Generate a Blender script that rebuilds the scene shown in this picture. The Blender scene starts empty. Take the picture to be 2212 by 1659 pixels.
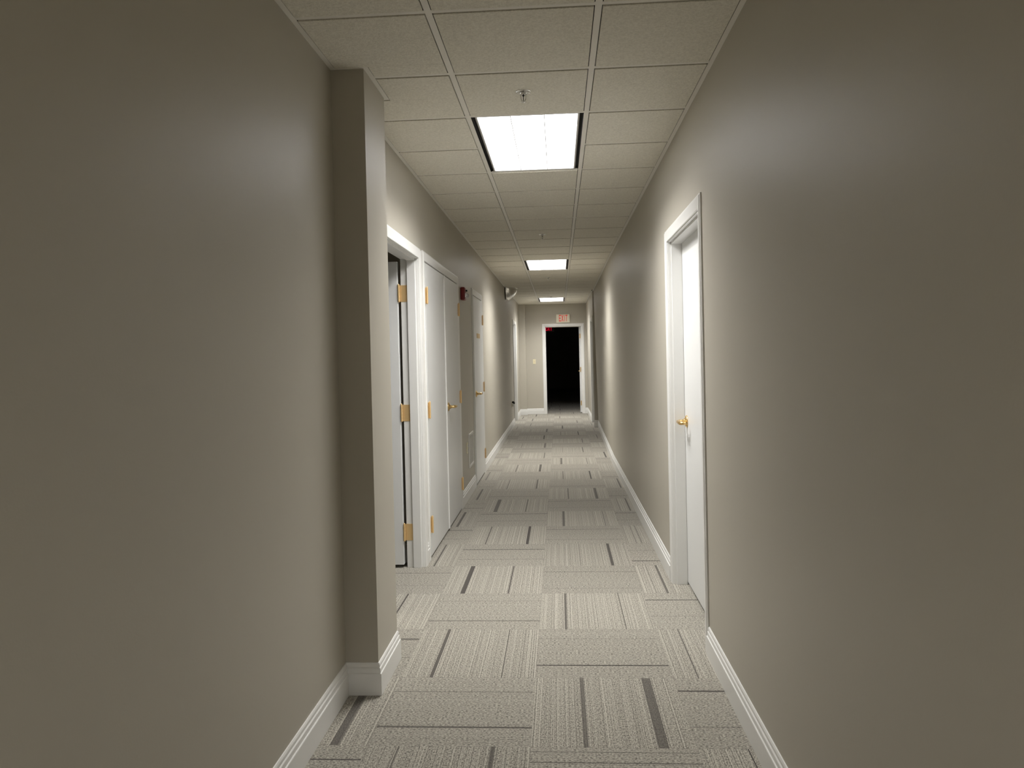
import bpy, math, random
from mathutils import Vector, Matrix

# ------------------------------------------------------------------ camera, world, exposure
SC = bpy.context.scene
COL = SC.collection
SC.view_settings.view_transform = 'Standard'
SC.view_settings.look = 'None'
SC.view_settings.gamma = 1.0
SC.view_settings.use_curve_mapping = False
SC.view_settings.exposure = 0.95
SC.cycles.max_bounces = 14
SC.cycles.diffuse_bounces = 10
SC.cycles.glossy_bounces = 5
SC.cycles.sample_clamp_indirect = 6.0

LAMP_POWER = 72.0
LAMP_COLOR = (1.0, 0.98, 0.945)

FPX, YAW, PITCH, ROLL, PCX, PCY = 1662.06, .06313, -.01597, .02234, -3.288, -34.896
CAM_H = 1.450
cy_, sy_ = math.cos(YAW), math.sin(YAW)
cp_, sp_ = math.cos(PITCH), math.sin(PITCH)
cr_, sr_ = math.cos(ROLL), math.sin(ROLL)
Rz = Matrix(((cy_, -sy_, 0), (sy_, cy_, 0), (0, 0, 1)))
Rx = Matrix(((1, 0, 0), (0, cp_, -sp_), (0, sp_, cp_)))
Ry = Matrix(((cr_, 0, sr_), (0, 1, 0), (-sr_, 0, cr_)))
RM = Rz @ Rx @ Ry
cd = bpy.data.cameras.new('camera')
cam = bpy.data.objects.new('camera', cd)
COL.objects.link(cam)
cd.sensor_fit = 'HORIZONTAL'
cd.sensor_width = 36.0
cd.lens = 36.0 * FPX / 2212.0
cd.shift_x = -PCX / 2212.0
cd.shift_y = PCY / 2212.0
cd.clip_start = 0.02
cd.clip_end = 100
r_, f_, u_ = RM.col[0], RM.col[1], RM.col[2]
cam.matrix_world = Matrix(((r_[0], u_[0], -f_[0], 0), (r_[1], u_[1], -f_[1], 0),
                           (r_[2], u_[2], -f_[2], CAM_H), (0, 0, 0, 1)))
SC.camera = cam

world = bpy.data.worlds.new('world')
SC.world = world
world.use_nodes = True
world.node_tree.nodes['Background'].inputs['Color'].default_value = (0, 0, 0, 1)
world.node_tree.nodes['Background'].inputs['Strength'].default_value = 0

# ------------------------------------------------------------------ dimensions (metres)
ZC = 2.6875                 # ceiling grid height
XLF = -0.9487               # left wall, near part
XLR = -0.957                # left wall, beyond the pier
PX, PY0, PY1 = -0.8056, 3.2576, 3.6405      # pier standing out of the left wall
YEND = 18.85                # end wall
YBACK = -5.2                # wall behind the photographer
G = 0.6096                  # ceiling module
XT = -0.4421                # left main tee
YA = 2.769                  # a cross tee line
TW = 0.0125                 # half width of a tee
DOOR_H = 2.13
JOG = 15.27                 # where the right wall steps in


def xr(y, z=0.0):
    """the right wall: straight, then swinging outwards a little before the step"""
    if y <= 10.0:
        return 0.690 - 0.0010 * (y - 2.0)
    t = (y - 10.0) / (JOG - 10.0)
    floor_x, top_x = 0.752, 0.705
    return 0.682 + t * ((floor_x + (top_x - floor_x) * z / ZC) - 0.682)


XRE = 0.684                 # right wall beyond the step


# ------------------------------------------------------------------ materials
def new_mat(name):
    m = bpy.data.materials.new(name)
    m.use_nodes = True
    nt = m.node_tree
    b = nt.nodes['Principled BSDF']
    return m, nt, b


def link(nt, a, b):
    nt.links.new(a, b)


def noise(nt, vec, scale, detail=2.0, rough=0.5, dims='3D'):
    n = nt.nodes.new('ShaderNodeTexNoise')
    n.noise_dimensions = dims
    n.inputs['Scale'].default_value = scale
    n.inputs['Detail'].default_value = detail
    n.inputs['Roughness'].default_value = rough
    if vec is not None:
        nt.links.new(vec, n.inputs['W' if dims == '1D' else 'Vector'])
    return n


def math_node(nt, op, a, b=None, clamp=False):
    n = nt.nodes.new('ShaderNodeMath')
    n.operation = op
    n.use_clamp = clamp
    for k, v in enumerate((a, b)):
        if v is None:
            continue
        if isinstance(v, (int, float)):
            n.inputs[k].default_value = v
        else:
            nt.links.new(v, n.inputs[k])
    return n.outputs[0]


def mix_col(nt, fac, a, b, mode='MIX'):
    n = nt.nodes.new('ShaderNodeMix')
    n.data_type = 'RGBA'
    n.blend_type = mode
    for sock, v in ((n.inputs[0], fac), (n.inputs[6], a), (n.inputs[7], b)):
        if isinstance(v, (int, float)):
            sock.default_value = v
        elif isinstance(v, tuple):
            sock.default_value = (v + (1.0,))[:4]
        else:
            nt.links.new(v, sock)
    return n.outputs[2]


def paint(name, col, rough, bump_scale=90.0, bump=0.05, var=0.03, spec=0.5):
    m, nt, b = new_mat(name)
    tc = nt.nodes.new('ShaderNodeTexCoord')
    n1 = noise(nt, tc.outputs['Object'], 1.3, 3.0)
    lo = tuple(c * (1 - var) for c in col)
    hi = tuple(min(1, c * (1 + var)) for c in col)
    c = mix_col(nt, n1.outputs['Fac'], lo, hi)
    link(nt, c, b.inputs['Base Color'])
    b.inputs['Roughness'].default_value = rough
    b.inputs['Specular IOR Level'].default_value = spec
    if bump > 0:
        n2 = noise(nt, tc.outputs['Object'], bump_scale, 3.0)
        bp = nt.nodes.new('ShaderNodeBump')
        bp.inputs['Strength'].default_value = bump
        bp.inputs['Distance'].default_value = 0.002
        link(nt, n2.outputs['Fac'], bp.inputs['Height'])
        link(nt, bp.outputs['Normal'], b.inputs['Normal'])
    return m


M = {}
M['wall'] = paint('taupe_wall_paint', (0.457, 0.430, 0.368), 0.46, 160, 0.10, 0.02, 0.46)
M['white'] = paint('white_gloss_trim', (0.77, 0.77, 0.755), 0.32, 60, 0.02, 0.01)
M['door'] = paint('white_door_paint', (0.73, 0.737, 0.735), 0.38, 220, 0.05, 0.01)
M['grid'] = paint('ceiling_grid_enamel', (0.78, 0.755, 0.70), 0.5, 60, 0.0, 0.01)
M['vent'] = paint('painted_vent_metal', (0.72, 0.71, 0.68), 0.45, 60, 0.0, 0.01)
M['slab'] = paint('plenum_shadow_board', (0.05, 0.048, 0.045), 0.9, 60, 0.0, 0.0)
M['black'] = paint('black_enamel', (0.012, 0.011, 0.010), 0.5, 60, 0.0, 0.0)
M['red'] = paint('red_plastic', (0.17, 0.008, 0.008), 0.35, 60, 0.0, 0.0)
M['cream'] = paint('ivory_plastic', (0.74, 0.68, 0.48), 0.35, 60, 0.0, 0.0)
M['sign'] = paint('cream_sign_plastic', (0.78, 0.75, 0.62), 0.4, 60, 0.0, 0.0)
M['grey'] = paint('grey_fixture_metal', (0.45, 0.44, 0.42), 0.4, 60, 0.0, 0.0)
M['slot'] = paint('dark_air_slot', (0.012, 0.010, 0.009), 0.7, 60, 0.0, 0.0)


def metal(name, col, rough, met=1.0):
    m, nt, b = new_mat(name)
    b.inputs['Base Color'].default_value = col + (1,)
    b.inputs['Metallic'].default_value = met
    tc = nt.nodes.new('ShaderNodeTexCoord')
    n = noise(nt, tc.outputs['Object'], 40, 2)
    r = math_node(nt, 'MULTIPLY_ADD', n.outputs['Fac'], 0.12)
    r.node.inputs[2].default_value = rough - 0.06
    link(nt, r, b.inputs['Roughness'])
    return m


M['brass'] = metal('polished_brass', (0.84, 0.60, 0.30), 0.36, 0.5)
M['brass_bright'] = metal('bright_polished_brass', (0.80, 0.56, 0.25), 0.26, 0.9)
M['brass_dull'] = metal('satin_brass', (0.70, 0.52, 0.28), 0.42, 0.8)
M['chrome'] = metal('chrome', (0.75, 0.74, 0.72), 0.15)
M['mirror'] = metal('dome_mirror', (0.86, 0.85, 0.83), 0.04)


def emissive(name, col, strength, base=(0.8, 0.8, 0.8), rough=0.4):
    m, nt, b = new_mat(name)
    b.inputs['Base Color'].default_value = base + (1,)
    b.inputs['Roughness'].default_value = rough
    b.inputs['Emission Color'].default_value = col + (1,)
    b.inputs['Emission Strength'].default_value = strength
    return m


M['louver'] = emissive('aluminium_louver_added_glow', (0.93, 0.95, 1.0), 0.32, (0.26, 0.26, 0.27), 0.35)  # blades reflect only; glow added in place of the lamp light on them
M['exit_red'] = emissive('exit_letters_lit_red', (1.0, 0.08, 0.05), 0.14, (0.60, 0.07, 0.05))
M['exit_far'] = emissive('exit_letters_glowing_red', (1.0, 0.0, 0.03), 0.28, (0.3, 0.0, 0.0))
m, nt, b = new_mat('clear_lens')
b.inputs['Base Color'].default_value = (0.85, 0.87, 0.88, 1)
b.inputs['Roughness'].default_value = 0.08
b.inputs['Transmission Weight'].default_value = 0.6
M['lens'] = m

# acoustic tile: pebbled mineral fibre
m, nt, b = new_mat('mineral_fibre_tile')
tc = nt.nodes.new('ShaderNodeTexCoord')
n1 = noise(nt, tc.outputs['Object'], 105, 3.0, 0.6)
n2 = noise(nt, tc.outputs['Object'], 260, 2.0, 0.6)
n3 = noise(nt, tc.outputs['Object'], 1.1, 2.0, 0.5)
h = math_node(nt, 'ADD', n1.outputs['Fac'], math_node(nt, 'MULTIPLY', n2.outputs['Fac'], 0.5))
ramp = nt.nodes.new('ShaderNodeValToRGB')
ramp.color_ramp.elements[0].position = 0.50
ramp.color_ramp.elements[0].color = (0.64, 0.612, 0.535, 1)
ramp.color_ramp.elements[1].position = 0.98
ramp.color_ramp.elements[1].color = (0.85, 0.825, 0.74, 1)
link(nt, h, ramp.inputs['Fac'])
c = mix_col(nt, math_node(nt, 'MULTIPLY', n3.outputs['Fac'], 0.12), ramp.outputs['Color'], (0.72, 0.69, 0.615))
link(nt, c, b.inputs['Base Color'])
b.inputs['Roughness'].default_value = 0.9
b.inputs['Specular IOR Level'].default_value = 0.15
bp = nt.nodes.new('ShaderNodeBump')
bp.inputs['Strength'].default_value = 0.8
bp.inputs['Distance'].default_value = 0.004
link(nt, h, bp.inputs['Height'])
link(nt, bp.outputs['Normal'], b.inputs['Normal'])
M['tile'] = m

# carpet tile: quarter-turned modules, yarn lines run along v, counted across u
m, nt, b = new_mat('striped_loop_carpet')
uv = nt.nodes.new('ShaderNodeUVMap')
uv.uv_map = 'UVMap'
at1 = nt.nodes.new('ShaderNodeAttribute'); at1.attribute_name = 'stripes'
at2 = nt.nodes.new('ShaderNodeAttribute'); at2.attribute_name = 'tone'
s_uv = nt.nodes.new('ShaderNodeSeparateXYZ'); link(nt, uv.outputs['UV'], s_uv.inputs[0])
s1 = nt.nodes.new('ShaderNodeSeparateColor'); link(nt, at1.outputs['Color'], s1.inputs[0])
s2 = nt.nodes.new('ShaderNodeSeparateColor'); link(nt, at2.outputs['Color'], s2.inputs[0])
U, V = s_uv.outputs[0], s_uv.outputs[1]
seed = s2.outputs[1]
# wavering yarn: shift u slightly along v
cmb = nt.nodes.new('ShaderNodeCombineXYZ')
link(nt, math_node(nt, 'MULTIPLY', U, 14.0), cmb.inputs[0])
link(nt, math_node(nt, 'MULTIPLY', V, 60.0), cmb.inputs[1])
link(nt, math_node(nt, 'MULTIPLY', seed, 40.0), cmb.inputs[2])
wav = noise(nt, cmb.outputs[0], 1.0, 1.0)
Uw = math_node(nt, 'ADD', U, math_node(nt, 'MULTIPLY', math_node(nt, 'SUBTRACT', wav.outputs['Fac'], 0.5), 0.006))
Us = math_node(nt, 'ADD', Uw, math_node(nt, 'MULTIPLY', seed, 13.7))
l_fine = noise(nt, Us, 105.0, 1.0, 0.5, '1D')      # single yarn rows
l_mid = noise(nt, Us, 22.0, 2.0, 0.6, '1D')        # clusters of light rows
cmb2 = nt.nodes.new('ShaderNodeCombineXYZ')
link(nt, math_node(nt, 'MULTIPLY', Us, 130.0), cmb2.inputs[0])
link(nt, math_node(nt, 'MULTIPLY', V, 62.0), cmb2.inputs[1])
spk = noise(nt, cmb2.outputs[0], 1.0, 2.0, 0.7)    # flecked loops
cmb3 = nt.nodes.new('ShaderNodeCombineXYZ')
link(nt, math_node(nt, 'MULTIPLY', Us, 60.0), cmb3.inputs[0])
link(nt, math_node(nt, 'MULTIPLY', V, 22.0), cmb3.inputs[1])
spk2 = noise(nt, cmb3.outputs[0], 1.0, 2.0, 0.6)
def ramp2(v, p0, p1):
    n = nt.nodes.new('ShaderNodeMapRange')
    n.inputs['From Min'].default_value = p0
    n.inputs['From Max'].default_value = p1
    link(nt, v, n.inputs['Value'])
    return n.outputs[0]
light_row = math_node(nt, 'MULTIPLY', ramp2(l_fine.outputs['Fac'], 0.50, 0.66), ramp2(l_mid.outputs['Fac'], 0.40, 0.58))
dark_row = ramp2(l_fine.outputs['Fac'], 0.42, 0.30)
fleck = ramp2(spk.outputs['Fac'], 0.34, 0.64)
base = mix_col(nt, fleck, (0.060, 0.055, 0.047), (0.53, 0.50, 0.43))
base = mix_col(nt, math_node(nt, 'MULTIPLY', ramp2(spk2.outputs['Fac'], 0.5, 0.75), 0.35), base, (0.50, 0.47, 0.395))
linek = at2.outputs['Alpha']
base = mix_col(nt, math_node(nt, 'MULTIPLY', math_node(nt, 'MULTIPLY', light_row, linek), 0.62), base, (0.62, 0.59, 0.515))
base = mix_col(nt, math_node(nt, 'MULTIPLY', math_node(nt, 'MULTIPLY', dark_row, linek), 0.5), base, (0.10, 0.09, 0.078))
# the two dark bands woven into each tile; ribs inside them
rib = nt.nodes.new('ShaderNodeMath'); rib.operation = 'SINE'
link(nt, math_node(nt, 'MULTIPLY', U, 2 * math.pi * 118.0), rib.inputs[0])
ribs = ramp2(rib.outputs[0], 0.25, 0.75)
edge_n = math_node(nt, 'MULTIPLY', math_node(nt, 'SUBTRACT', spk.outputs['Fac'], 0.5), 0.006)
def band(pos, wid, lo=0.0):
    d = math_node(nt, 'ABSOLUTE', math_node(nt, 'SUBTRACT', math_node(nt, 'ADD', U, edge_n), pos))
    e = math_node(nt, 'SUBTRACT', math_node(nt, 'MULTIPLY', wid, 0.5), d)
    n = nt.nodes.new('ShaderNodeMapRange')
    n.inputs['From Min'].default_value = -0.0010
    n.inputs['From Max'].default_value = 0.0012
    link(nt, e, n.inputs['Value'])
    return n.outputs[0]
b1 = band(s1.outputs[0], s1.outputs[1])
b2 = band(s1.outputs[2], at1.outputs['Alpha'])
dk = mix_col(nt, ribs, (0.010, 0.008, 0.008), (0.15, 0.13, 0.115))
dk_strength = math_node(nt, 'MULTIPLY', math_node(nt, 'MAXIMUM', b1, b2), s2.outputs[2])
base = mix_col(nt, dk_strength, base, dk)
# seam between modules
eu = math_node(nt, 'MINIMUM', math_node(nt, 'MINIMUM', U, math_node(nt, 'SUBTRACT', 1.0, U)),
               math_node(nt, 'MINIMUM', V, math_node(nt, 'SUBTRACT', 1.0, V)))
seam = ramp2(eu, 0.004, 0.0)
base = mix_col(nt, math_node(nt, 'MULTIPLY', seam, 0.25), base, (0.09, 0.08, 0.07))
tone = nt.nodes.new('ShaderNodeCombineXYZ')
for k in range(3):
    link(nt, s2.outputs[0], tone.inputs[k])
base = mix_col(nt, 1.0, base, tone.outputs[0], 'MULTIPLY')
link(nt, base, b.inputs['Base Color'])
b.inputs['Roughness'].default_value = 0.95
b.inputs['Specular IOR Level'].default_value = 0.1
b.inputs['Sheen Weight'].default_value = 0.15
b.inputs['Sheen Roughness'].default_value = 0.6
hh = math_node(nt, 'ADD', spk.outputs['Fac'], math_node(nt, 'MULTIPLY', l_fine.outputs['Fac'], 0.6))
bp = nt.nodes.new('ShaderNodeBump')
bp.inputs['Strength'].default_value = 0.5
bp.inputs['Distance'].default_value = 0.003
link(nt, hh, bp.inputs['Height'])
link(nt, bp.outputs['Normal'], b.inputs['Normal'])
M['carpet'] = m


# ------------------------------------------------------------------ mesh helpers
class MB:
    def __init__(s):
        s.v = []; s.f = []; s.smooth = []

    def quad_faces(s, pts, faces, smooth=False):
        k = len(s.v)
        s.v += [tuple(p) for p in pts]
        for f in faces:
            s.f.append(tuple(k + i for i in f)); s.smooth.append(smooth)
        return s

    def box(s, x0, x1, y0, y1, z0, z1):
        x0, x1 = sorted((x0, x1)); y0, y1 = sorted((y0, y1)); z0, z1 = sorted((z0, z1))
        return s.hexa([(x0, y0), (x1, y0), (x1, y1), (x0, y1)], z0, z1)

    def hexa(s, poly, z0, z1, top=None):
        """prism on a plan polygon (counter-clockwise); top may be a different polygon"""
        n = len(poly); top = top or poly
        pts = [(p[0], p[1], z0) for p in poly] + [(p[0], p[1], z1) for p in top]
        fs = [tuple(range(n - 1, -1, -1)), tuple(range(n, 2 * n))]
        fs += [(i, (i + 1) % n, n + (i + 1) % n, n + i) for i in range(n)]
        return s.quad_faces(pts, fs)

    def tube(s, path, rad, n=16, caps=True, smooth=True):
        """round tube along a 3-D path; rad a number or a list"""
        path = [Vector(p) for p in path]
        R_ = rad if isinstance(rad, (list, tuple)) else [rad] * len(path)
        k0 = len(s.v)
        t0 = (path[1] - path[0]).normalized()
        ref = Vector((0, 0, 1)) if abs(t0.z) < 0.9 else Vector((1, 0, 0))
        for i, p in enumerate(path):
            if i == 0: t = path[1] - path[0]
            elif i == len(path) - 1: t = path[-1] - path[-2]
            else: t = (path[i + 1] - path[i]).normalized() + (path[i] - path[i - 1]).normalized()
            t.normalize()
            a = t.cross(ref).normalized(); bb = a.cross(t).normalized()
            for q in range(n):
                th = 2 * math.pi * q / n
                s.v.append(tuple(p + (a * math.cos(th) + bb * math.sin(th)) * R_[i]))
        for i in range(len(path) - 1):
            for q in range(n):
                s.f.append((k0 + i * n + q, k0 + i * n + (q + 1) % n, k0 + (i + 1) * n + (q + 1) % n, k0 + (i + 1) * n + q))
                s.smooth.append(smooth)
        if caps:
            e = k0 + (len(path) - 1) * n
            for st, order in ((k0, range(n - 1, -1, -1)), (e, range(n))):
                kk = len(s.v)
                s.v += [s.v[st + q] for q in range(n)]
                s.f.append(tuple(kk + q for q in order)); s.smooth.append(False)
        return s

    def lathe(s, prof, centre, axis='z', n=32, sx=1.0, sy=1.0):
        """prof: (radius, height) pairs turned round an axis through centre"""
        k0 = len(s.v); c = Vector(centre)
        for (r, h) in prof:
            for q in range(n):
                th = 2 * math.pi * q / n
                a, b2_ = r * math.cos(th) * sx, r * math.sin(th) * sy
                o = {'z': (a, b2_, h), 'x': (h, a, b2_), 'y': (a, h, b2_)}[axis]
                s.v.append(tuple(c + Vector(o)))
        for i in range(len(prof) - 1):
            for q in range(n):
                s.f.append((k0 + i * n + q, k0 + i * n + (q + 1) % n, k0 + (i + 1) * n + (q + 1) % n, k0 + (i + 1) * n + q))
                s.smooth.append(True)
        s.f.append(tuple(k0 + q for q in range(n))); s.smooth.append(False)
        e = k0 + (len(prof) - 1) * n
        s.f.append(tuple(e + q for q in range(n))); s.smooth.append(False)
        return s

    def sweep(s, path, prof, side=1, closed=False, smooth=False):
        """profile of (offset from wall, z) carried along a plan polyline with mitred corners; side=+1 offsets to the left of travel"""
        P = [Vector((p[0], p[1])) for p in path]
        n = len(P); k0 = len(s.v); m_ = len(prof)
        for i in range(n):
            if closed or 0 < i < n - 1:
                a = (P[i] - P[i - 1]).normalized(); b_ = (P[(i + 1) % n] - P[i]).normalized()
                na = Vector((-a.y, a.x)) * side; nb = Vector((-b_.y, b_.x)) * side
                mm = (na + nb); mm = mm / mm.dot(na) if mm.length > 1e-6 else na
            elif i == 0:
                a = (P[1] - P[0]).normalized(); mm = Vector((-a.y, a.x)) * side
            else:
                a = (P[-1] - P[-2]).normalized(); mm = Vector((-a.y, a.x)) * side
            for (d, z) in prof:
                s.v.append((P[i].x + mm.x * d, P[i].y + mm.y * d, z))
        for i in range(n if closed else n - 1):
            for q in range(m_):
                j = (i + 1) % n; r = (q + 1) % m_
                s.f.append((k0 + i * m_ + q, k0 + j * m_ + q, k0 + j * m_ + r, k0 + i * m_ + r)); s.smooth.append(smooth)
        if not closed:
            s.f.append(tuple(k0 + q for q in range(m_))); s.smooth.append(False)
            s.f.append(tuple(k0 + (n - 1) * m_ + q for q in range(m_ - 1, -1, -1))); s.smooth.append(False)
        return s

    def build(s, name, mat, parent=None, bevel=0.0):
        me = bpy.data.meshes.new(name)
        o3 = Vector((0, 0, 0))
        p = parent
        while p is not None:
            o3 += p.location; p = p.parent
        me.from_pydata([tuple(Vector(q) - o3) for q in s.v], [], s.f)
        me.update()
        me.polygons.foreach_set('use_smooth', s.smooth)
        me.materials.append(M[mat] if isinstance(mat, str) else mat)
        import bmesh
        bm_ = bmesh.new(); bm_.from_mesh(me)
        bmesh.ops.recalc_face_normals(bm_, faces=bm_.faces)
        bm_.to_mesh(me); bm_.free()
        o = bpy.data.objects.new(name, me)
        COL.objects.link(o)
        if parent is not None:
            o.parent = parent
        if bevel > 0:
            md = o.modifiers.new('edge', 'BEVEL'); md.width = bevel; md.segments = 2; md.limit_method = 'ANGLE'
            md.angle_limit = math.radians(40)
        return o


def tag(o, label, cat, kind=None, group=None):
    o['label'] = label; o['category'] = cat
    if kind: o['kind'] = kind
    if group: o['group'] = group
    return o


def empty(name, loc):
    o = bpy.data.objects.new(name, None)
    COL.objects.link(o); o.location = loc; o.empty_display_size = 0.1
    return o


def copy_tree(o, parent=None):
    c = o.copy(); COL.objects.link(c); c.parent = parent
    for ch in list(o.children):
        copy_tree(ch, c)
    return c


# ------------------------------------------------------------------ walls
WT = 0.12


def left_x(y):
    return XLR


def wall_with_openings(mb, face, thick_dir, y0, y1, openings, z1=ZC + 0.02):
    """solid wall from y0 to y1 with openings (ya, yb, top)"""
    y = y0
    for (a, b_, t) in sorted(openings):
        mb.box(face, face + thick_dir * WT, y, a, 0, z1)
        mb.box(face, face + thick_dir * WT, a, b_, t, z1)
        y = b_
    mb.box(face, face + thick_dir * WT, y, y1, 0, z1)


# openings in the left wall: (near, far)
DA = (4.27, 5.25)      # open door beside the pier
DB = (5.475, 7.240)    # double closet door
DC = (8.555, 9.505)    # door with the brass plate
DD = (16.15, 17.17)    # far left door
JT = 0.018             # jamb thickness
# right wall
DE = (3.770, 4.838)
DF = (15.37, 16.36)
# end wall
DG = (-0.322, 0.552)

mb = MB()
mb.box(XLF, XLF - WT, YBACK, PY0, 0, ZC + 0.02)
mb.box(PX, XLF - WT, PY0, PY1, 0, ZC + 0.02)
wall_with_openings(mb, XLR, -1, PY1, YEND + WT,
                   [(DA[0] - JT, DA[1] + JT, DOOR_H + JT), (DB[0] - .004, DB[1] + .004, DOOR_H + .012),
                    (DC[0] - .004, DC[1] + .004, DOOR_H + .012), (DD[0] - JT, DD[1] + JT, DOOR_H + JT)])
w = mb.build('wall_left', 'wall')
tag(w, 'long taupe painted wall on the left with a pier standing out of it', 'wall', 'structure')

mb = MB()


def right_piece(y0, y1, z0, z1):
    n = [y0] + [q for q in (10.0,) if y0 < q < y1] + [y1]
    for a, b_ in zip(n[:-1], n[1:]):
        a_, bb_ = a, b_
        bot = [(xr(a_, z0), a_), (xr(a_, z0) + WT, a_), (xr(bb_, z0) + WT, bb_), (xr(bb_, z0), bb_)]
        top = [(xr(a_, z1), a_), (xr(a_, z1) + WT, a_), (xr(bb_, z1) + WT, bb_), (xr(bb_, z1), bb_)]
        mb.hexa(bot, z0, z1, top)


right_piece(YBACK, DE[0] - JT, 0, ZC + .02)
right_piece(DE[0] - JT, DE[1] + JT, DOOR_H + JT, ZC + .02)
right_piece(DE[1] + JT, JOG, 0, ZC + .02)
wall_with_openings(mb, XRE, 1, JOG, YEND + WT, [(DF[0] - JT, DF[1] + JT, DOOR_H + JT)])
mb.box(XRE + WT, 0.90, JOG, JOG + WT, 0, ZC + .02)
w = mb.build('wall_right', 'wall')
tag(w, 'long taupe painted wall on the right, stepping in near its far end', 'wall', 'structure')

mb = MB()
mb.box(XLR, DG[0] - JT, YEND, YEND + WT, 0, ZC + .02)
mb.box(DG[0] - JT, DG[1] + JT, YEND, YEND + WT, DOOR_H + JT, ZC + .02)
mb.box(DG[1] + JT, XRE, YEND, YEND + WT, 0, ZC + .02)
mb.box(XLR, -0.80, YEND - 0.17, YEND, 0, ZC + .02)
w = mb.build('wall_end', 'wall')
tag(w, 'short taupe wall closing the corridor around the dark doorway', 'wall', 'structure')

mb = MB()
mb.box(XLF - WT, 0.70 + WT, YBACK - WT, YBACK, 0, ZC + .02)
w = mb.build('wall_back', 'wall')
tag(w, 'taupe wall closing the corridor behind the photographer', 'wall', 'structure')

# dim room behind the open door on the left
RX0, RY0, RY1 = -3.6, 3.0, 5.385
mb = MB()
mb.box(RX0 - WT, RX0, RY0, RY1, 0, ZC + .02)
mb.box(RX0 - WT, XLR - WT, RY0 - WT, RY0, 0, ZC + .02)
mb.box(RX0 - WT, XLR - WT, RY1, RY1 + .08, 0, ZC + .02)
w = mb.build('wall_side_room', 'wall')
tag(w, 'taupe walls of the unlit room behind the open white door', 'wall', 'structure')

# unlit room beyond the end doorway
QX0, QX1, QY1 = -6.0, 6.5, 33.0
mb = MB()
mb.box(QX0 - WT, QX0, YEND + WT, QY1, 0, ZC + .02)
mb.box(QX1, QX1 + WT, YEND + WT, QY1, 0, ZC + .02)
mb.box(QX0 - WT, QX1 + WT, QY1, QY1 + WT, 0, ZC + .02)
mb.box(QX0 - WT, XLR - WT, YEND, YEND + WT, 0, ZC + .02)
mb.box(XRE + WT, QX1 + WT, YEND, YEND + WT, 0, ZC + .02)
w = mb.build('wall_dark_room', 'wall')
tag(w, 'walls of the pitch dark room beyond the end doorway', 'wall', 'structure')

# ------------------------------------------------------------------ carpet floor
TS, TY0, TX0, TSK = 0.6118, 2.8216, -0.1353, 0.00059
STR = {(0, 0): (0.336, 0.03, 0.8, 0.064), (1, 0): (0.228, 0.02, 0.776, 0.004), (2, 0): (0.233, 0.021, 0.752, 0.009), (3, 0): (0.752, 0.012, 0.159, 0.005), (4, 0): (0.774, 0.033, 0.417, 0.006), (5, 0): (0.797, 0.016, 0.228, 0.008), (6, 0): (0.239, 0.032, 0.819, 0.011), (7, 0): (0.815, 0.016, 0.289, 0.008), (8, 0): (0.798, 0.045, 0.329, 0.016), (9, 0): (0.219, 0.018, 0.777, 0.006), (10, 0): (0.783, 0.028, 0.251, 0.014), (11, 0): (0.289, 0.018, 0.753, 0.006), (0, -1): (0.759, 0.008, 0.241, 0.022), (1, -1): (0.226, 0.027, 0.749, 0.008), (2, -1): (0.212, 0.016, 0.771, 0.006), (3, -1): (0.208, 0.049, 0.667, 0.013), (4, -1): (0.736, 0.022, 0.288, 0.008), (5, -1): (0.772, 0.036, 0.244, 0.013), (6, -1): (0.838, 0.022, 0.349, 0.01), (7, -1): (0.204, 0.057, 0.667, 0.015), (8, -1): (0.263, 0.018, 0.714, 0.006), (9, -1): (0.245, 0.013, 0.773, 0.026), (10, -1): (0.833, 0.015, 0.344, 0.006), (-1, -1): (0.195, 0.007, 0.773, 0.028), (-1, 0): (0.827, 0.01, 0.948, 0.006), (0, 1): (0.788, 0.02, 0.267, 0.007), (1, 1): (0.182, 0.007, 0.087, 0.004), (2, 1): (0.786, 0.024, 0.33, 0.008), (3, 1): (0.244, 0.023, 0.133, 0.004), (4, 1): (0.185, 0.026, 0.649, 0.008), (5, 1): (0.202, 0.006, 0.138, 0.005), (6, 1): (0.846, 0.026, 0.361, 0.008), (7, 1): (0.248, 0.023, 0.097, 0.008), (8, 1): (0.227, 0.022, 0.659, 0.008), (0, -2): (0.791, 0.057, 0.97, 0.003), (1, -2): (0.763, 0.035, 0.375, 0.008), (2, -2): (0.663, 0.014, 0.518, 0.005), (3, -2): (0.734, 0.012, 0.273, 0.006), (5, -2): (0.785, 0.026, 0.29, 0.008), (6, -2): (0.755, 0.035, 0.629, 0.006), (7, -2): (0.297, 0.024, 0.636, 0.008), (9, -2): (0.249, 0.014, 0.582, 0.006)}
rnd = random.Random(7)
verts, faces, uvs, cols, tones = [], [], [], [], []
I0, I1, J0, J1 = -14, 51, -11, 12
for i in range(I0, I1):
    for j in range(J0, J1):
        x0 = TX0 + j * TS; y0 = TY0 + i * TS
        k = len(verts)
        verts += [(x0, y0, 0), (x0 + TS, y0, 0), (x0 + TS, y0 + TS, 0), (x0, y0 + TS, 0)]
        faces.append((k, k + 1, k + 2, k + 3))
        vertical = (i + j) % 2 == 0
        uvs.append([(0, 0), (1, 0), (1, 1), (0, 1)] if vertical else [(0, 0), (0, 1), (1, 1), (1, 0)])
        wide, thin = rnd.uniform(.018, .045), rnd.choice((.006, .008, .013))
        a, b_ = rnd.uniform(.2, .3), rnd.uniform(.73, .84)
        d = (a, wide, b_, thin) if rnd.random() < .5 else (b_, wide, a, thin)
        d = STR.get((i, j), d)
        cols.append(d)
        tones.append(((1.0 if vertical else 0.93) * rnd.uniform(.89, 1.0), rnd.random(), rnd.uniform(.72, 1.0), 1.0 if vertical else 0.40))  # turned tiles toned darker: directional pile shading put into the colour
me = bpy.data.meshes.new('floor')
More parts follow.
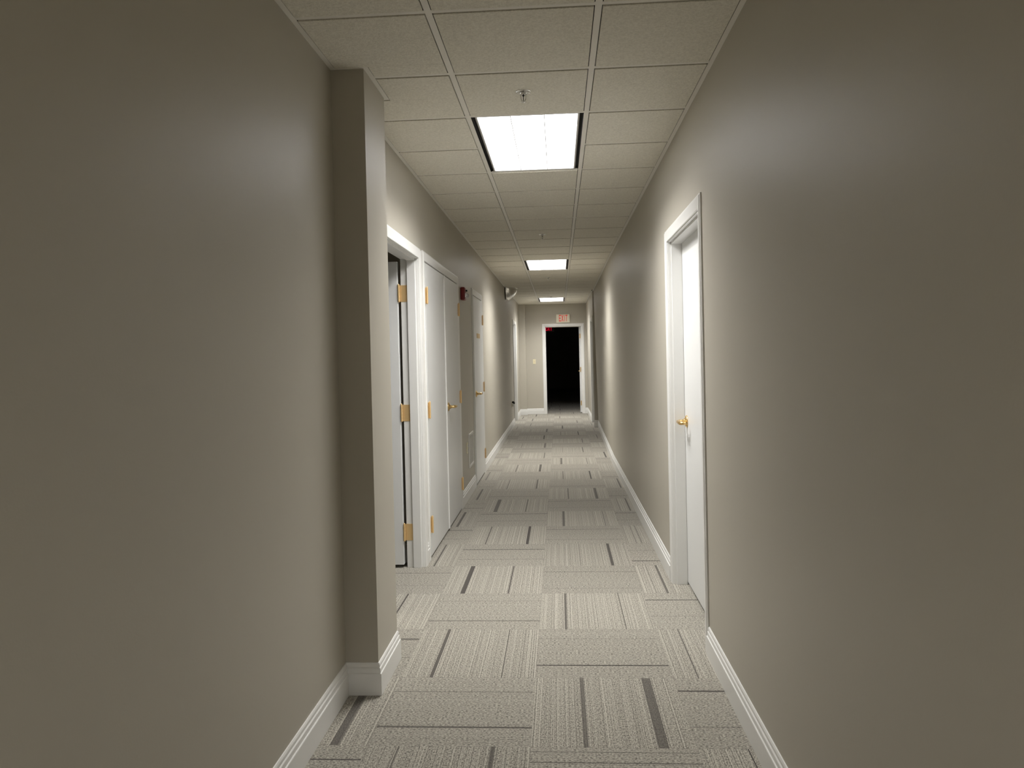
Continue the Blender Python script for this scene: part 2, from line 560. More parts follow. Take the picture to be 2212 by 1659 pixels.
me.from_pydata(verts, [], faces); me.update()
ul = me.uv_layers.new(name='UVMap')
ca = me.attributes.new('stripes', 'FLOAT_COLOR', 'CORNER')
ta = me.attributes.new('tone', 'FLOAT_COLOR', 'CORNER')
me.uv_layers['UVMap'].data.foreach_set('uv', [c_ for t_ in uvs for q_ in t_ for c_ in q_])
me.attributes['stripes'].data.foreach_set('color', [c_ for d_ in cols for _ in range(4) for c_ in d_])
me.attributes['tone'].data.foreach_set('color', [c_ for d_ in tones for _ in range(4) for c_ in d_])
me.materials.append(M['carpet'])
fl = bpy.data.objects.new('floor', me)
COL.objects.link(fl)
tag(fl, 'grey striped carpet tiles laid in quarter turns along the corridor', 'floor', 'structure')

# ------------------------------------------------------------------ ceiling
ceil = empty('ceiling', (0, 0, ZC))
tag(ceil, 'suspended ceiling of pebbled beige tiles in a pale metal grid', 'ceiling', 'structure')
mb = MB()
mb.box(XLR - .08, 0.86, YBACK - .1, YEND + .1, ZC + 0.16, ZC + 0.20)
slab = mb.build('ceiling_slab', 'slab', ceil)
mb = MB()
mb.box(RX0 - WT, XLR - WT, RY0 - WT, RY1 + .08, ZC, ZC + .05)
o = mb.build('ceiling', 'tile'); tag(o, 'ceiling of the unlit room behind the open white door', 'ceiling', 'structure')
mb = MB()
mb.box(QX0 - WT, QX1 + WT, YEND + WT, QY1 + WT, ZC, ZC + .05)
o = mb.build('ceiling', 'tile'); tag(o, 'ceiling of the pitch dark room beyond the end doorway', 'ceiling', 'structure')

LIGHT_ROWS = (-8, 2, 12, 23)
GAP = 0.0035
DROP = 0.0045
mb = MB()


def tile_piece(x0a, x0b, x1a, x1b, y0, y1):
    mb.hexa([(x0a, y0), (x1a, y0), (x1b, y1), (x0b, y1)], ZC - DROP, ZC + .012)


def xlw(y):
    return XLF if y < PY0 else XLR


FL = 0.022
rows = []
i = -14
while True:
    ya = YA + i * G - .0015 + GAP
    yb = YA + (i + 1) * G - 2 * TW - .0015 - GAP
    if ya > YEND: break
    rows.append((i, max(ya, YBACK + FL), min(yb, YEND - FL)))
    i += 1
for (i, ya, yb) in rows:
    if yb <= ya: continue
    # left column, cut round the pier
    xe = XT - TW - GAP
    cuts = [ya, yb]
    for q in (PY0 - FL - GAP, PY1 + FL + GAP):
        if ya < q < yb: cuts.append(q)
    cuts.sort()
    for a, b_ in zip(cuts[:-1], cuts[1:]):
        mid = (a + b_) / 2
        inp = PY0 - FL - GAP < mid < PY1 + FL + GAP
        xs_ = (PX if inp else (XLF if mid < PY0 else XLR)) + FL + GAP
        if YEND - .17 - FL < b_ and i > 20: pass
        tile_piece(xs_, xs_, xe, xe, a, b_)
    # middle column, left open for the lamps
    if not any(r <= i < r + 2 for r in LIGHT_ROWS):
        tile_piece(XT + TW + GAP, XT + TW + GAP, XT + G - TW - GAP, XT + G - TW - GAP, ya, yb)
    # right column
    x0 = XT + G + TW + GAP
    if ya > JOG or yb > JOG:
        e0 = e1 = XRE - FL - GAP
    else:
        e0, e1 = xr(ya, ZC) - FL - GAP, xr(yb, ZC) - FL - GAP
    tile_piece(x0, x0, e0, e1, ya, yb)
mb.build('ceiling_tiles', 'tile', ceil, bevel=0.0015)

mb = MB()
for xc in (XT, XT + G):
    mb.box(xc - TW, xc + TW, YBACK, YEND, ZC - .0005, ZC + .001)
    mb.box(xc - .001, xc + .001, YBACK, YEND, ZC, ZC + .035)
for (i, ya, yb) in rows[1:]:
    y1_ = YA + i * G - .0015; y0_ = y1_ - 2 * TW
    if y1_ > YEND - .03: continue
    for (a, b_) in ((xlw(y0_) + .001, XT - TW), (XT + TW, XT + G - TW), (XT + G + TW, (xr(y0_, ZC) if y0_ < JOG else XRE) - .001)):
        if a > XT and b_ < XT + G + .01 and any(i == r + 1 for r in LIGHT_ROWS): continue
        mb.box(a, b_, y0_, y1_, ZC - .0002, ZC + .001)
wa = [(XLF, YBACK + .001), (XLF, PY0), (PX, PY0), (PX, PY1), (XLR, PY1), (XLR, YEND - .17), (-0.80, YEND - .17), (-0.80, YEND),
      (XRE, YEND), (XRE, JOG), (xr(JOG, ZC), JOG), (xr(10, ZC), 10.0), (xr(YBACK, ZC), YBACK + .001)]
ang = [(0.0005, ZC - .0008), (FL, ZC - .0008), (FL, ZC + .001), (0.0005, ZC + .001)]
mb.sweep(wa, ang, side=-1)
mb.build('ceiling_grid', 'grid', ceil)

# ------------------------------------------------------------------ baseboards
BP = [(0.0, 0.0), (0.0150, 0.0), (0.0150, 0.092), (0.0135, 0.0945), (0.0105, 0.0955), (0.0105, 0.1135), (0.0085, 0.1165), (0.0055, 0.1180),
      (0.0055, 0.1205), (0.0072, 0.1225), (0.0066, 0.1310), (0.0035, 0.1375), (0.0, 0.1385)]
CW = 0.072      # casing width
def base(mb, path, side): mb.sweep(path, BP, side)
mb = MB()
base(mb, [(XLF, YBACK), (XLF, PY0), (PX, PY0), (PX, PY1), (XLR, PY1), (XLR, DA[0] - CW)], -1)
base(mb, [(XLR, DA[1] + CW), (XLR, DB[0] - CW)], -1)
base(mb, [(XLR, DB[1] + CW), (XLR, DC[0] - CW)], -1)
base(mb, [(XLR, DC[1] + CW), (XLR, DD[0] - CW)], -1)
o = mb.build('baseboard_left', 'white'); tag(o, 'white moulded baseboard along the left wall and round the pier', 'baseboard', 'structure')
mb = MB()
base(mb, [(xr(YBACK), YBACK), (xr(DE[0] - CW), DE[0] - CW)], 1)
base(mb, [(xr(DE[1] + CW), DE[1] + CW), (xr(10), 10.0), (xr(JOG), JOG), (XRE, JOG), (XRE, DF[0] - CW)], 1)
o = mb.build('baseboard_right', 'white'); tag(o, 'white moulded baseboard along the right wall as far as its step', 'baseboard', 'structure')
mb = MB()
base(mb, [(XLR, DD[1] + CW), (XLR, YEND - .17), (-0.80, YEND - .17), (-0.80, YEND), (DG[0] - CW, YEND)], -1)
base(mb, [(DG[1] + CW, YEND), (XRE, YEND), (XRE, DF[1] + CW)], -1)
o = mb.build('baseboard_end', 'white'); tag(o, 'white baseboard round the far end of the corridor', 'baseboard', 'structure')
mb = MB()
base(mb, [(RX0, RY1), (XLR - WT, RY1)], -1)
o = mb.build('baseboard_side_room', 'white'); tag(o, 'white baseboard inside the unlit room behind the open door', 'baseboard', 'structure')


# ------------------------------------------------------------------ doors
class Frame:
    """local frame on a wall: a along it, z up, d out of it into the corridor"""
    def __init__(s, kind, face):
        s.kind, s.face = kind, face

    def p(s, a, z, d):
        if s.kind == 'L': return (s.face + d, a, z)
        if s.kind == 'R': return ((s.face(a, z) if callable(s.face) else s.face) - d, a, z)
        return (a, s.face - d, z)

    def box(s, mb, a0, a1, z0, z1, d0, d1):
        pts = [s.p(a, z, d) for z in (z0, z1) for (a, d) in ((a0, d0), (a1, d0), (a1, d1), (a0, d1))]
        mb.quad_faces(pts, [(3, 2, 1, 0), (4, 5, 6, 7), (0, 1, 5, 4), (1, 2, 6, 5), (2, 3, 7, 6), (3, 0, 4, 7)])


CP = [(0.004, 0.0), (0.004, 0.0085), (0.007, 0.0105), (0.052, 0.0160), (0.0600, 0.0165), (0.0640, 0.0110), (CW, 0.0098), (CW, 0.0)]


def casing(F, a0, a1, top, parent, thin=1.0):
    mb = MB(); k = len(CP)
    for (sa, sz) in ((0, 0), (0, 1), (1, 1), (1, 0)):
        for (w_, d) in CP:
            a = (a0 - w_) if sa == 0 else (a1 + w_)
            z = (top + w_) if sz else 0.0
            mb.v.append(F.p(a, z, d * thin))
    for i in range(3):
        for q in range(k):
            r = (q + 1) % k
            mb.f.append((i * k + q, i * k + r, (i + 1) * k + r, (i + 1) * k + q)); mb.smooth.append(False)
    mb.f.append(tuple(range(k))); mb.smooth.append(False)
    mb.f.append(tuple(3 * k + q for q in range(k))); mb.smooth.append(False)
    return mb.build('casing', 'white', parent)


def jamb(F, a0, a1, top, parent, stop=None, depth=WT, thr=JT):
    mb = MB()
    F.box(mb, a0 - thr, a0, 0.0, top + thr, -depth, 0.0)
    F.box(mb, a1, a1 + thr, 0.0, top + thr, -depth, 0.0)
    F.box(mb, a0, a1, top, top + thr, -depth, 0.0)
    if stop:
        d0, d1 = stop; t = 0.012
        F.box(mb, a0, a0 + t, 0.0, top, d0, d1)
        F.box(mb, a1 - t, a1, 0.0, top, d0, d1)
        F.box(mb, a0, a1, top - t, top, d0, d1)
    return mb.build('jamb', 'white', parent, bevel=0.0012)


def hinge(F, a, z, d, parent, plate=None, mat='brass'):
    """barrel at (a, d), 11 cm tall, knuckles and ball tips; plate: list of (a0,a1,d0,d1)"""
    mb = MB(); h = 0.114
    for k in range(5):
        z0 = z - h / 2 + k * h / 5
        mb.tube([F.p(a, z0 + .0014, d), F.p(a, z0 + h / 5 - .0014, d)], 0.0074, 14)
    mb.tube([F.p(a, z - h / 2 - .004, d), F.p(a, z - h / 2, d), F.p(a, z + h / 2, d), F.p(a, z + h / 2 + .004, d), F.p(a, z + h / 2 + .009, d)],
            [0.004, 0.0055, 0.0055, 0.0062, 0.0025], 12)
    for (a0, a1, d0, d1) in (plate or []):
        F.box(mb, a0, a1, z - h / 2, z + h / 2, d0, d1)
        da, dd = (a1 - a0), (d1 - d0)
        for zz in (-.036, 0.0, .036):
            if abs(da) > abs(dd):
                c0 = F.p(a0 + da * .62, z + zz, d1 + .0002); c1 = F.p(a0 + da * .62, z + zz, d1 + .0012)
            else:
                c0 = F.p(a0 - .0002 * (1 if a1 > a0 else -1), z + zz, d0 + dd * .62); c1 = F.p(a0 - .0012 * (1 if a1 > a0 else -1), z + zz, d0 + dd * .62)
            mb.tube([c0, c1], 0.004, 10)
    return mb.build('hinge', mat, parent)


def lever(F, a, z, d, direction, parent, mat='brass_bright'):
    """round rose and neck with a lever turning along the door"""
    mb = MB()
    prof = [(0.037, 0.0), (0.037, 0.004), (0.034, 0.008), (0.022, 0.012), (0.016, 0.019), (0.0125, 0.028)]
    ax = []
    for (r, h_) in prof:
        ax.append((r, h_))
    # rose: rings along the outward direction
    n = 28; k0 = len(mb.v)
    for (r, h_) in ax:
        for q in range(n):
            th = 2 * math.pi * q / n
            mb.v.append(F.p(a + r * math.cos(th), z + r * math.sin(th), d + h_))
    for i_ in range(len(ax) - 1):
        for q in range(n):
            mb.f.append((k0 + i_ * n + q, k0 + i_ * n + (q + 1) % n, k0 + (i_ + 1) * n + (q + 1) % n, k0 + (i_ + 1) * n + q)); mb.smooth.append(True)
    mb.f.append(tuple(k0 + q for q in range(n))); mb.smooth.append(False)
    e = k0 + (len(ax) - 1) * n
    mb.f.append(tuple(e + q for q in range(n))); mb.smooth.append(False)
    pts, rad = [], []
    pts.append(F.p(a, z, d + .015)); rad.append(.0115)
    pts.append(F.p(a, z, d + .038)); rad.append(.0115)
    for t in range(1, 7):
        th = t / 6 * math.pi / 2
        pts.append(F.p(a + direction * .018 * (1 - math.cos(th)), z, d + .038 + .018 * math.sin(th))); rad.append(.0115)
    for t in (0.025, 0.05, 0.072):
        pts.append(F.p(a + direction * (.018 + t), z - .002 * t / .09, d + .056)); rad.append(.0112)
    for t in range(1, 6):
        th = t / 5 * math.pi / 2
        pts.append(F.p(a + direction * (.090 + .020 * math.sin(th)), z - .002, d + .056 - .020 * (1 - math.cos(th)))); rad.append(.0112 - .0003 * t)
    pts.append(F.p(a + direction * .110, z - .002, d + .026)); rad.append(.0090)
    mb.tube(pts, rad, 18)
    return mb.build('lever_handle', mat, parent)


def leaf_box(F, a0, a1, z0, z1, d0, d1, parent, name='door_leaf'):
    mb = MB(); F.box(mb, a0, a1, z0, z1, d0, d1)
    return mb.build(name, 'door', parent, bevel=0.0015)


HZ = (1.893, 1.070, 0.245)
FLft = Frame('L', XLR)

# door 1: open into the side room, hinged at its far jamb
d1 = empty('door_1', (XLR, (DA[0] + DA[1]) / 2, 0))
tag(d1, 'open white door with bright brass hinges, just beyond the pier', 'door', 'structure')
casing(FLft, DA[0], DA[1], DOOR_H, d1)
jamb(FLft, DA[0], DA[1], DOOR_H, d1, stop=(-.074, -.018), depth=WT)
lf = leaf_box(FLft, DA[1] - .016, DA[1] + .028, 0.022, 2.112, -WT - .020 - .89, -WT - .020, d1)
for hz in HZ:
    hinge(FLft, DA[1] - .016, hz, -WT - .012, d1, plate=[(DA[1] + .0005, DA[1] - .0022, -WT - .006, -WT + .044)])

# door 2: double closet doors opening into the corridor
d2 = empty('door_2', (XLR, (DB[0] + DB[1]) / 2, 0))
tag(d2, 'white double closet door with brass hinges on both sides', 'door', 'structure')
casing(FLft, DB[0] + .002, DB[1] - .002, DOOR_H + .008, d2)
mid = 6.352
leaf_box(FLft, DB[0] + .004, mid - .0015, 0.018, DOOR_H, -.030, 0.013, d2)
lf2 = leaf_box(FLft, mid + .0015, DB[1] - .004, 0.018, DOOR_H, -.030, 0.013, d2)
mb = MB(); FLft.box(mb, mid - .010, mid + .030, 0.02, DOOR_H - .004, 0.0132, 0.0225)
mb.build('astragal', 'white', d2, bevel=0.001)
for hz in HZ:
    hinge(FLft, DB[0] + .002, hz, .024, d2, plate=[(DB[0] + .008, DB[0] + .030, .0133, .0152), (DB[0] - .004, DB[0] - .018, .0133, .0162)])
    hinge(FLft, DB[1] - .002, hz, .024, d2, plate=[(DB[1] - .008, DB[1] - .030, .0133, .0152)])
lever(FLft, 6.462, 1.028, .0132, 1, d2)

# door 3: flush door with a small brass plate
d3 = empty('door_3', (XLR, (DC[0] + DC[1]) / 2, 0))
tag(d3, 'white door with a small brass name plate, beyond the closet doors', 'door', 'structure')
casing(FLft, DC[0] + .002, DC[1] - .002, DOOR_H + .008, d3)
leaf_box(FLft, DC[0] + .004, DC[1] - .004, 0.018, DOOR_H, -.030, 0.013, d3)
for hz in HZ:
    hinge(FLft, DC[1] - .002, hz, .024, d3, plate=[(DC[1] - .008, DC[1] - .030, .0133, .0152)])
lever(FLft, 8.660, 1.026, .0132, 1, d3)
mb = MB(); FLft.box(mb, 8.87, 9.19, 1.662, 1.716, .0132, .0185)
o = mb.build('name_plate', 'brass_dull', d3, bevel=0.001); o['label'] = 'small rectangular brass name plate'

# door 4: far left, recessed
d4 = empty('door_4', (XLR, (DD[0] + DD[1]) / 2, 0))
tag(d4, 'farthest white door on the left, beside the mirror dome', 'door', 'structure')
casing(FLft, DD[0], DD[1], DOOR_H, d4)
jamb(FLft, DD[0], DD[1], DOOR_H, d4, stop=(-.070, -.030), depth=WT)
leaf_box(FLft, DD[0] + .003, DD[1] - .003, 0.015, DOOR_H - .003, -.115, -.071, d4)
lever(FLft, DD[0] + .08, 1.03, -.071, 1, d4)

# door 5: right wall, closed, set back in its frame
FR = Frame('R', lambda a, z: xr(4.26))
d5 = empty('door_5', (xr(4.26), (DE[0] + DE[1]) / 2, 0))
tag(d5, 'closed white door with brass lever in the right wall', 'door', 'structure')
casing(FR, DE[0], DE[1], DOOR_H, d5, 0.75)
jamb(FR, DE[0], DE[1], DOOR_H, d5, stop=(-.084, -.020), depth=0.13)
leaf_box(FR, DE[0] + .002, DE[1] - .004, 0.016, DOOR_H - .003, -.128, -.085, d5)
lever(FR, DE[1] - .085, 1.024, -.085, -1, d5)

# door 6: right wall far end
FRe = Frame('R', XRE)
d6 = empty('door_6', (XRE, (DF[0] + DF[1]) / 2, 0))
tag(d6, 'narrow looking far white door in the right wall past the step', 'door', 'structure')
casing(FRe, DF[0], DF[1], DOOR_H, d6)
jamb(FRe, DF[0], DF[1], DOOR_H, d6, stop=(-.060, -.030), depth=WT)
leaf_box(FRe, DF[0] + .003, DF[1] - .003, 0.015, DOOR_H - .003, -.105, -.061, d6)
lever(FRe, DF[0] + .08, 1.03, -.061, 1, d6)

# door 7: end doorway, leaf swung back into the dark room
FE = Frame('E', YEND)
d7 = empty('door_7', ((DG[0] + DG[1]) / 2, YEND, 0))
tag(d7, 'white framed end doorway, its door swung open into the dark', 'door', 'structure')
casing(FE, DG[0], DG[1], DOOR_H, d7)
jamb(FE, DG[0], DG[1], DOOR_H, d7, stop=(-.070, -.030), depth=WT)
SW = math.radians(3.2)
mb = MB()
hx_, hy_ = DG[1] - .006, YEND + WT + .014
def swing(a, b_):       # a across the thickness, b_ along the leaf
    return (hx_ - a * math.cos(SW) + b_ * math.sin(SW), hy_ + b_ * math.cos(SW) + a * math.sin(SW))
mb.hexa([swing(.044, 0), swing(0, 0), swing(0, .84), swing(.044, .84)], .018, DOOR_H - .006)
mb.build('door_leaf', 'door', d7, bevel=0.0015)
for hz in HZ:
    hinge(FE, DG[1] - .006, hz, -WT - .006, d7, plate=[(DG[1] - .040, DG[1] - .012, -WT - .0136, -WT - .0118)], mat='brass_dull')
Fleaf = Frame('R', swing(.044, .77)[0] - .0005)   # face of the swung leaf, looking to -x
mbx = lever(Fleaf, hy_ + .77, 1.02, 0.0, -1, d7)

# ------------------------------------------------------------------ recessed ceiling lamps
def lamp_parts(parent, y0, y1):
    x0, x1 = XT + TW, XT + G - TW
    sl = 0.021
    top = ZC + .115
    # housing: side pans, ends and top; black air slots down both sides
    mb = MB()
    mb.box(x0 - .003, x1 + .003, y0 - .003, y1 + .003, top, top + .004)
    mb.box(x0 - .004, x0 - .001, y0, y1, ZC + .0015, top)
    mb.box(x1 + .001, x1 + .004, y0, y1, ZC + .0015, top)
    mb.box(x0, x0 + sl, y0, y1, ZC + .03, ZC + .033)
    mb.box(x1 - sl, x1, y0, y1, ZC + .03, ZC + .033)
    mb.build('housing', 'slot', parent)
    mb = MB()
    t = 0.009
    a0, a1 = x0 + sl, x1 - sl
    mb.box(a0, a0 + t, y0 + .002, y1 - .002, ZC + .001, ZC + .036)
    mb.box(a1 - t, a1, y0 + .002, y1 - .002, ZC + .001, ZC + .036)
    mb.box(a0 + t, a1 - t, y0 + .002, y0 + .002 + t, ZC + .001, ZC + .036)
    mb.box(a0 + t, a1 - t, y1 - .002 - t, y1 - .002, ZC + .001, ZC + .036)
    mb.build('trim_frame', 'grey', parent, bevel=0.001)
    # parabolic louver 3 x 6 cells: blades wide at the top, thin at the bottom
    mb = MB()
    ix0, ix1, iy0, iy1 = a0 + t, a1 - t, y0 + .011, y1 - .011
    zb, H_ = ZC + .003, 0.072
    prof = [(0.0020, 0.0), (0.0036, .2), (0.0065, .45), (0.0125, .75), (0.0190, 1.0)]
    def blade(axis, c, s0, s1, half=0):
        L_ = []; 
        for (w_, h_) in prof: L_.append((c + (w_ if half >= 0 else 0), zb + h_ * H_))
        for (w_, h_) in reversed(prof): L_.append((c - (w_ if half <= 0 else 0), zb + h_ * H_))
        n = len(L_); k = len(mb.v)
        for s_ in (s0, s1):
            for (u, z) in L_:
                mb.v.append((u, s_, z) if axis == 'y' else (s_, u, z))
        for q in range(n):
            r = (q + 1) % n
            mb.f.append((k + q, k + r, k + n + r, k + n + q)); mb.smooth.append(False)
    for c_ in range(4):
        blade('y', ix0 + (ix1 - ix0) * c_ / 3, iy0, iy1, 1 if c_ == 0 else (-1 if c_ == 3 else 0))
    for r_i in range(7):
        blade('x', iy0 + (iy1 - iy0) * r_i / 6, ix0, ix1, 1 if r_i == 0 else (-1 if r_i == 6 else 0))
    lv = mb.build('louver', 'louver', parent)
    mb = MB()
    for c_ in range(1, 3):
        c = ix0 + (ix1 - ix0) * c_ / 3
        mb.box(c - .0018, c + .0018, iy0, iy1, zb - .0022, zb)
    for r_i in range(1, 6):
        c = iy0 + (iy1 - iy0) * r_i / 6
        mb.box(ix0, ix1, c - .0020, c + .0020, zb - .0024, zb)
    mb.build('louver_edge', 'grey', parent)  # grey strips added so the unlit blade undersides show against the glow
    lv['label'] = 'bright aluminium louver of eighteen cells, its glow added'
    L = bpy.data.lights.new('lamp_glow', 'AREA')
    L.shape = 'RECTANGLE'; L.size = ix1 - ix0; L.size_y = iy1 - iy0
    L.energy = LAMP_POWER; L.color = LAMP_COLOR
    lo = bpy.data.objects.new('lamp_glow', L)
    COL.objects.link(lo); lo.parent = parent
    w_ = Vector(((ix0 + ix1) / 2, (iy0 + iy1) / 2, zb + H_ + .003))
    lo.location = w_ - parent.location


def lamp_loc(row):
    return YA + row * G - .0015, YA + (row + 2) * G - .0015 - 2 * TW


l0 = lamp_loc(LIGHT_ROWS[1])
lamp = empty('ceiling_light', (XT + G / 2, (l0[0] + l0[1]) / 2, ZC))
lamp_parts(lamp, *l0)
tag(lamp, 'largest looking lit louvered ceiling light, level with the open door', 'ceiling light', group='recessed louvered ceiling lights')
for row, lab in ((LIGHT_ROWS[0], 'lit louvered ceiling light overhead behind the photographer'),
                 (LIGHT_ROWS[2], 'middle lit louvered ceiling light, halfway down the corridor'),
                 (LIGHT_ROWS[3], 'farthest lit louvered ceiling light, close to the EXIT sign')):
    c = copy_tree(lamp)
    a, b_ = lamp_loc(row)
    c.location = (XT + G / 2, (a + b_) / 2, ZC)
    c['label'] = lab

# ------------------------------------------------------------------ sprinklers
sp = empty('fire_sprinkler', (-0.14, 3.62, ZC - DROP))
zt = ZC - DROP
mb = MB()
mb.lathe([(0.0375, 0.0), (0.0375, -.0015), (0.034, -.004), (0.024, -.0055), (0.016, -.006), (0.016, -.001)], (-0.14, 3.62, zt), 'z', 36)
mb.build('escutcheon', 'chrome', sp)
mb = MB()
c0 = Vector((-0.14, 3.62, zt))
mb.lathe([(0.0125, -.004), (0.0125, -.012), (0.010, -.015), (0.006, -.016)], c0, 'z', 24)
for sx_ in (-1, 1):
    mb.tube([c0 + Vector((sx_ * .0105, 0, -.010)), c0 + Vector((sx_ * .0125, 0, -.020)), c0 + Vector((sx_ * .0115, 0, -.032)),
             c0 + Vector((sx_ * .006, 0, -.043)), c0 + Vector((0, 0, -.047))], .0024, 10)
mb.build('yoke_frame', 'chrome', sp)
mb = MB()
mb.tube([c0 + Vector((0, 0, -.014)), c0 + Vector((0, 0, -.019)), c0 + Vector((0, 0, -.023))], [.006, .0055, .003], 12)
mb.tube([c0 + Vector((0, 0, -.022)), c0 + Vector((0, 0, -.044))], .0018, 10)
mb.build('fuse_bulb', 'black', sp)
mb = MB()
for q in range(12):
    th = 2 * math.pi * q / 12
    ca_, sa_ = math.cos(th), math.sin(th)
    pts = []
    for zz in (-.0490, -.0480):
        for (r, w_) in ((.004, .0018), (.0145, .0026)):
            for sg in (-1, 1):
                pts.append(c0 + Vector((r * ca_ - sg * w_ * sa_, r * sa_ + sg * w_ * ca_, zz)))
    mb.quad_faces(pts, [(0, 1, 3, 2), (4, 6, 7, 5), (0, 4, 5, 1), (2, 3, 7, 6), (0, 2, 6, 4), (1, 5, 7, 3)])
mb.lathe([(0.006, -.0478), (0.006, -.0492), (0.0035, -.0520)], c0, 'z', 16)
mb.build('deflector', 'chrome', sp)
tag(sp, 'nearest pendent fire sprinkler, just in front of the nearest ceiling light', 'sprinkler', group='pendent fire sprinklers')
for y_, lab in ((7.90, 'second pendent fire sprinkler, between the nearest and middle ceiling lights'),
                (12.30, 'third pendent fire sprinkler, just past the middle ceiling light'),
                (16.45, 'fourth and farthest pendent fire sprinkler, at the near edge of the last ceiling light')):
    c = copy_tree(sp); c.location = (-0.142, y_, ZC - DROP); c['label'] = lab

# ------------------------------------------------------------------ EXIT signs
LET = {
    'E': [((0, 0), (.22, 0), (.22, 1), (0, 1)), ((.22, 0), (1, 0), (1, .17), (.22, .17)), ((.22, .83), (1, .83), (1, 1), (.22, 1)), ((.22, .42), (.85, .42), (.85, .58), (.22, .58))],
    'X': [((0, 0), (.27, 0), (1, 1), (.73, 1)), ((.73, 0), (1, 0), (.27, 1), (0, 1))],
    'I': [((.30, 0), (.70, 0), (.70, 1), (.30, 1))],
    'T': [((.37, 0), (.63, 0), (.63, .83), (.37, .83)), ((0, .83), (1, .83), (1, 1), (0, 1))]}


def exit_letters(mb, x0, x1, z0, z1, y, depth):
    adv = [('E', 1.0), ('X', 1.15), ('I', .55), ('T', 1.0)]
    gap = .20
    tot = sum(w_ for _, w_ in adv) + gap * 3
    u = (x1 - x0) / tot; x = x0
    for (ch, w_) in adv:
        for poly in LET[ch]:
            n = len(poly)
            pts = [(x + p[0] * w_ * u, y, z0 + p[1] * (z1 - z0)) for p in poly] + \
                  [(x + p[0] * w_ * u, y - depth, z0 + p[1] * (z1 - z0)) for p in poly]
            fs = [tuple(range(n)), tuple(range(2 * n - 1, n - 1, -1))] + [(i_, (i_ + 1) % n, n + (i_ + 1) % n, n + i_) for i_ in range(n)]
            mb.quad_faces(pts, fs)
        x += (w_ + gap) * u


ex = empty('exit_sign', (0.120, YEND, 2.222))
tag(ex, 'cream EXIT sign with red letters above the end doorway', 'sign')
mb = MB(); mb.box(-0.047, 0.287, YEND - .048, YEND - .0005, 2.222, 2.432)
mb.build('sign_housing', 'sign', ex, bevel=0.006)
mb = MB(); mb.box(-0.030, 0.268, YEND - .0515, YEND - .0475, 2.238, 2.420)
mb.build('face_plate', 'sign', ex, bevel=0.001)
mb = MB(); exit_letters(mb, 0.022, 0.228, 2.252, 2.412, YEND - .0512, .0015)
mb.build('lettering', 'exit_red', ex)

ex2 = empty('exit_sign', (-0.27, 22.05, 2.10))
tag(ex2, 'glowing red EXIT sign inside the pitch dark room', 'sign')
mb = MB(); mb.box(-0.42, -0.12, 22.004, 22.05, 2.10, 2.32)
mb.build('sign_housing', 'black', ex2, bevel=0.004)
mb = MB(); exit_letters(mb, -0.365, -0.175, 2.135, 2.29, 22.0035, .0015)
mb.build('lettering', 'exit_far', ex2)
mb = MB(); mb.box(-.275, -.265, 22.02, 22.03, 2.321, ZC - .001)
mb.build('hanger', 'black', ex2)

# ------------------------------------------------------------------ fire alarm strobe
fs_ = empty('fire_alarm_strobe', (XLR, 7.60, 2.008))
tag(fs_, 'dark red fire alarm strobe with clear lens beside the closet doors', 'fire alarm')
mb = MB(); mb.box(XLR + .0005, XLR + .046, 7.545, 7.665, 2.008, 2.137)
mb.build('alarm_body', 'red', fs_, bevel=0.012)
mb = MB()
mb.lathe([(0.026, 0.0), (0.026, .012), (0.022, .024), (0.013, .034), (0.004, .038)], (XLR + .0462, 7.585, 2.052), 'x', 24)
mb.build('strobe_lens', 'lens', fs_)
mb = MB()
mb.lathe([(0.0095, 0.0), (0.0095, .013), (0.0060, .0155)], (XLR + .0462, 7.63, 2.105), 'x', 16)
mb.build('sounder', 'black', fs_)

# ------------------------------------------------------------------ convex mirror in the corner of ceiling and wall
dm = empty('convex_mirror', (XLR, 14.15, ZC - DROP))
tag(dm, 'shiny quarter dome safety mirror high in the left ceiling corner', 'mirror')
mb = MB()
cx0, cy0, cz0 = XLR + .0235, 14.15, ZC - DROP - .004
RX, RY, RZ = .195, .255, .205
na, nb_ = 20, 28
for i_ in range(na + 1):
    th = i_ / na * math.pi / 2            # 0 = along the wall, 90 = straight out
    for q in range(nb_ + 1):
        ph = q / nb_ * math.pi             # half turn along the wall
        mb.v.append((cx0 + RX * math.sin(th) * math.sin(ph), cy0 - RY * math.cos(ph), cz0 - RZ * math.cos(th) * math.sin(ph)))
for i_ in range(na):
    for q in range(nb_):
        k = i_ * (nb_ + 1) + q
        mb.f.append((k, k + 1, k + nb_ + 2, k + nb_ + 1)); mb.smooth.append(True)
mb.build('mirror_shell', 'mirror', dm)
mb = MB()
rim = []
for q in range(25):
    ph = q / 24 * math.pi
    rim.append((cx0 + (RX + .004) * math.sin(ph), cy0 - (RY + .004) * math.cos(ph), cz0 + .0005))
mb.tube(rim, .004, 8)
rim = [(cx0 - .003, cy0 - (RY + .004) * math.cos(q / 24 * math.pi), cz0 - (RZ + .004) * math.sin(q / 24 * math.pi)) for q in range(25)]
mb.tube(rim, .004, 8)
mb.box(XLR + .0005, cx0 - .002, cy0 - .03, cy0 + .03, cz0 - .05, cz0)
mb.build('rim', 'chrome', dm)

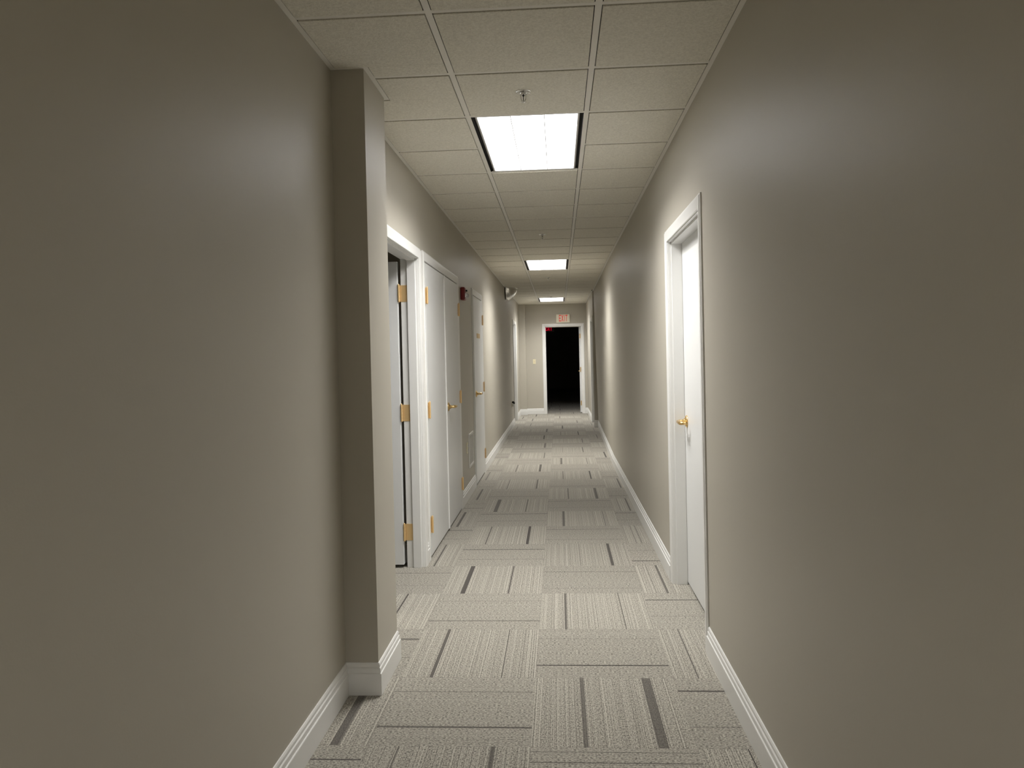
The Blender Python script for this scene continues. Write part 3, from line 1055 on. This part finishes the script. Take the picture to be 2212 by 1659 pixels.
# ------------------------------------------------------------------ wall grille, cover plate, switch, plug
vg = empty('wall_vent', (XLR, 8.14, .286))
tag(vg, 'white rectangular return air grille low on the left wall', 'vent')
V0, V1, W0, W1 = 7.945, 8.345, .286, .640
mb = MB(); t = .024
for (a0, a1, z0, z1) in ((V0, V1, W0, W0 + t), (V0, V1, W1 - t, W1), (V0, V0 + t, W0 + t, W1 - t), (V1 - t, V1, W0 + t, W1 - t)):
    FLft.box(mb, a0, a1, z0, z1, .0005, .009)
FLft.box(mb, V0 + t, V1 - t, W0 + t, W1 - t, .0005, .0015)
mb.build('grille_frame', 'vent', vg, bevel=0.002)
mb = MB()
nf = 17
for q in range(nf):
    z0 = W0 + t + .004 + (W1 - W0 - 2 * t - .008) * q / nf
    pts = [FLft.p(a, z, d) for a in (V0 + t + .001, V1 - t - .001) for (z, d) in ((z0, .002), (z0 + .0015, .002), (z0 + .0125, .0078), (z0 + .011, .0078))]
    mb.quad_faces(pts, [(0, 1, 2, 3), (7, 6, 5, 4), (0, 4, 5, 1), (1, 5, 6, 2), (2, 6, 7, 3), (3, 7, 4, 0)])
mb.build('louver_fins', 'vent', vg)

cpn = empty('outlet_cover', (XLR, 7.80, .458))
tag(cpn, 'small pale wall outlet cover just left of the air grille', 'outlet')
mb = MB(); FLft.box(mb, 7.765, 7.840, .458, .572, .0005, .007)
mb.build('cover_plate', 'cream', cpn, bevel=0.003)
for zc_ in (.490, .540):
    mb = MB(); FLft.box(mb, 7.786, 7.819, zc_ - .014, zc_ + .014, .0072, .0088)
    mb.build('socket', 'vent', cpn, bevel=0.002)

sw = empty('light_switch', (-0.603, YEND, 1.229))
tag(sw, 'ivory light switch on the end wall left of the doorway', 'light switch')
mb = MB(); FE.box(mb, -0.638, -0.568, 1.229, 1.346, .0005, .006)
mb.build('switch_plate', 'cream', sw, bevel=0.002)
mb = MB(); FE.box(mb, -0.608, -0.598, 1.274, 1.300, .0062, .016)
o = mb.build('toggle', 'brass_dull', sw, bevel=0.001)

pl = empty('outlet_with_plug', (XLR, 15.30, .44))
tag(pl, 'ivory outlet with black plug near the far left door', 'outlet')
mb = MB(); FLft.box(mb, 15.24, 15.315, .42, .54, .0005, .007)
mb.build('cover_plate', 'cream', pl, bevel=0.003)
mb = MB()
FLft.box(mb, 15.255, 15.30, .435, .485, .0072, .046)
mb.build('white_adapter', 'white', pl, bevel=0.006)
mb = MB()
FLft.box(mb, 15.255, 15.30, .500, .540, .0072, .052)
FLft.box(mb, 15.27, 15.285, .486, .520, .030, .064)
mb.build('black_plug', 'black', pl, bevel=0.005)
